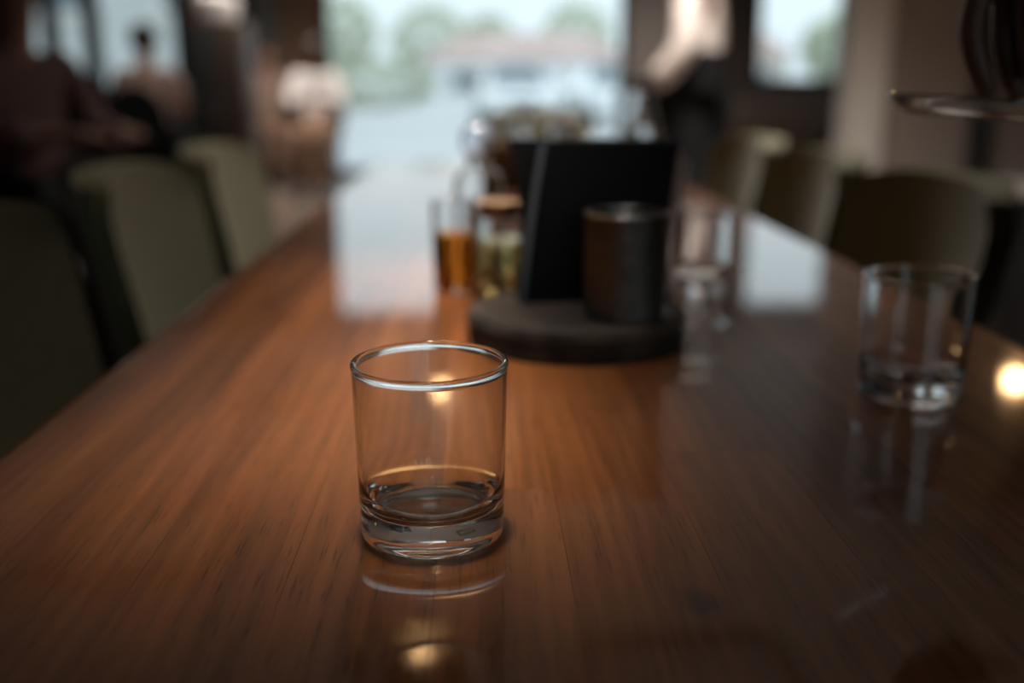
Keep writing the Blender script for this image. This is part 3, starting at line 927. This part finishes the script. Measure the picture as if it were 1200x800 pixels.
# index, middle, ring, little, thumb; each knuckle, middle joint, last joint, tip
fing = [
    [(.353, .724, 1.047), (.344, .716, 1.010), (.352, .712, .985), (.362, .712, .9665)],
    [(.374, .732, 1.043), (.372, .722, 1.004), (.379, .718, .980), (.387, .717, .9650)],
    [(.394, .740, 1.045), (.399, .736, 1.008), (.402, .733, .987), (.405, .730, .9690)],
    [(.411, .750, 1.052), (.422, .749, 1.022), (.424, .747, 1.004), (.425, .745, .990)],
    [(.372, .708, 1.072), (.377, .690, 1.035), (.381, .690, 1.006), (.383, .696, .979)],
]
for f, ch in enumerate(fing):
    for q, p in enumerate(ch): ov['f%d%dl' % (f, q)] = p
person('person in black clothes standing at the right table edge, lowering a glass dish by hand', HP, PI, False, M['darkcloth'], M['darkcloth'], M['skin_d'], M['hair'], 'long', ov, apron=M['darkcloth'])
# glass dish held by that hand
dish = thing('glass_dish', 'shallow clear glass dish held in the air by the hand at upper right', 'dish', (.366, .722, .951))
prof = [(0, 0), (.050, 0), (.0555, .0008), (.0620, .0040), (.0680, .0095), (.0700, .0115), (.0698, .0128), (.0685, .0130), (.0660, .0112), (.0600, .0062), (.0540, .0036), (.0500, .0032), (0, .0030)]
link('dish_bowl', lathe(prof, 72), M['glass'], dish)
link('dish_rim', lathe([(.0695 + .0014*math.cos(2*PI*i/8), .0125 + .0014*math.sin(2*PI*i/8)) for i in range(8)], 72, closed=True), M['glass'], dish)
dish.rotation_euler = (0, math.radians(4.5), 0)

person('person in a dark maroon top seated at the far left, half out of the picture', (-1.44, 3.25, 0), -.5, True, M['maroon'], M['darkcloth'], M['skin_d'], M['hair_r'], 'long', long_hair=True)
person('person in a dusty pink top seen from behind on a round-backed dark chair', (-2.26, 7.1, 0), PI*.5, True, M['pink'], M['darkcloth'], M['skin'], M['hair'], 'short')
person('person in a white shirt seated near the back wall beside the glass door', (-1.46, 9.35, 0), -PI*.5, True, M['white'], M['tan'], M['skin_d'], M['hair'], 'long')
person('person in a peach top seated near the back wall, next to the one in white', (-2.10, 10.4, 0), -PI*.46, True, M['peach'], M['tan'], M['skin'], M['hair'], 'long')
person('waiter in a pale shirt and black apron standing beyond the table, before the taupe wall', (1.06, 5.0, 0), PI*.85, False, M['shirt'], M['darkcloth'], M['skin_d'], M['hair'], 'long', apron=M['darkcloth'])

# chairs under the seated people
def round_chair(label, x, y, rz, m):
    t = thing('round_back_chair', label, 'chair', (x, y, 0), rz, 'dark chairs under the seated guests')
    bm = ellipsoid((-.215, 0, .70), (.028, .215, .27), 28, 18)
    link('backrest', bm, m, t)
    link('seat', lathe([(0, .43), (.2, .43), (.215, .445), (.2, .46), (0, .462)], 32), m, t)
    for sx in (-1, 1):
        for sy in (-1, 1):
            link('leg', tube([(sx*.14, sy*.14, .44), (sx*.18, sy*.18, 0)], [.018, .012], 8), M['dleg'], t)
    for sy in (-1, 1):
        link('back_post', tube([(-.17, sy*.1, .43), (-.205, sy*.1, .56)], .014, 8), M['dleg'], t)
    return t
r0 = round_chair('dark oval-backed chair under the person in dusty pink', -2.27, 7.06, PI/2, M['darkcloth'])
for lb, x, y, rz in (('dark oval-backed chair under the person in maroon', -1.46, 3.26, -.5), ('dark oval-backed chair under the person in white near the back wall', -1.46, 9.37, -PI/2), ('dark oval-backed chair under the person in peach', -2.10, 10.42, -PI*.46)):
    c = copy_tree(r0); c.location = (x, y, 0); c.rotation_euler = (0, 0, rz); c['label'] = lb

# tall dark cabinet with a pale basket on top, by the back wall
cb = thing('tall_cabinet', 'tall dark cabinet standing near the back wall, left of the brown panel', 'cabinet', (-2.19, 8.85, 0))
link('carcass', box((0, .05, .74), (.50, .42, 1.48), .01), M['dbwood'], cb)
for s in (-1, 1):
    d = link('door', box((s*.122, -.175, .75), (.238, .022, 1.36), .006), M['frame'] if s < 0 else M['dbwood'], cb)
    link('handle', tube([(s*.03, -.205, .72), (s*.03, -.205, .88)], .008, 8), M['steel'], d)
link('plinth', box((0, .06, .03), (.46, .38, .06)), M['frame'], cb)
bk = thing('linen_basket', 'off white rounded basket sitting on top of the tall dark cabinet', 'basket', (-2.21, 8.88, 1.4805))
link('basket_body', lathe([(0, .001), (.17, 0), (.19, .02), (.205, .16), (.20, .20), (.19, .205), (.185, .17), (.17, .03), (0, .025)], 32), M['white'], bk)
link('folded_cloth', ellipsoid((0, 0, .17), (.17, .15, .075), 20, 12), M['white'], bk)

sd = thing('low_sideboard', 'low black sideboard on the right behind the second tumbler, beyond the chairs', 'sideboard', (1.66, 2.55, 0))
link('carcass', box((0, 0, .37), (.80, .44, .64), .01), M['frame'], sd)
link('top_board', box((0, 0, .705), (.84, .48, .03), .006), M['frame'], sd)
link('plinth', box((0, 0, .03), (.74, .40, .06)), M['frame'], sd)
for k in range(2):
    d = link('door', box((-.2 + k*.4, -.23, .38), (.37, .022, .58), .006), M['dbwood'], sd)
    link('handle', tube([(-.05 + k*.1, -.255, .42), (-.05 + k*.1, -.255, .54)], .007, 8), M['brass'], d)

# dark sideboard below the right back window
sd = thing('dark_sideboard', 'low dark brown sideboard below the right back window', 'sideboard', (2.75, 10.45, 0))
link('carcass', box((0, 0, .46), (1.7, .5, .82), .01), M['dbwood'], sd)
link('plinth', box((0, 0, .03), (1.6, .44, .06)), M['frame'], sd)
link('top_board', box((0, 0, .89), (1.76, .54, .035), .006), M['dbwood'], sd)
for k in range(3):
    d = link('door', box((-.55 + k*.55, -.26, .46), (.52, .022, .74), .006), M['dbwood'], sd)
    link('handle', tube([(-.40 + k*.55, -.285, .50), (-.40 + k*.55, -.285, .62)], .008, 8), M['brass'], d)

# ================================================================== PENDANT LAMPS
def pendant(label, x, y, depth=-.14):
    t = thing('pendant_lamp', label, 'lamp', (x, y, 1.9), 0, 'pendant lamps')
    link('bulb', ellipsoid((0, 0, 0), (.045, .045, .05), 16, 10), M['bulb'], t)
    link('socket', lathe([(0, .04), (.02, .04), (.022, .10), (.012, .125), (0, .125)], 20), M['brass'], t)
    link('lamp_shade', lathe([(.178, depth), (.160, .0), (.11, .09), (.03, .135), (.012, .14), (.012, .136), (.03, .131), (.107, .086), (.156, -.002), (.174, depth)], 40, closed=True), M['shade'], t)
    link('cord', tube([(0, 0, .12), (0, 0, 1.298)], .004, 6), M['shade'], t)
    return t
for (x, y, sx, sy, w_, sp_), lb in zip(ADDED_CEIL, ('added unseen oblong light pooling on the near part of the long table', 'added unseen square fill light above the far end of the table', 'added unseen square fill light above the seated guests on the left', 'added unseen square fill light before the taupe piece of back wall', 'added unseen square fill light before the brown wooden panel')):
    t = thing('added_ceiling_light', lb, 'lamp', (x, y, 3.2), 0, 'added ceiling lights')  # fixtures made up to house the added area lights
    e, f = sx/2 + .03, sy/2 + .03
    for dx, dy, a, b2 in ((-e, 0, .04, 2*f+.04), (e, 0, .04, 2*f+.04), (0, -f, 2*e-.04, .04), (0, f, 2*e-.04, .04)):
        link('frame_bar', box((dx, dy, -.035), (a, b2, .07), .004), M['shade'], t)
    link('back_plate', box((0, 0, -.012), (2*e-.04, 2*f-.04, .02)), M['offwhite'], t)
pendant('black pendant lamp with warm bulb hung over the middle of the table', -.155, 2.15)
pendant('black pendant lamp with warm bulb hung past the far end of the table', -.165, 4.39, -.04)
pendant('black pendant lamp with warm bulb hung in front of the right partition wall', 2.53, 4.43, -.04)
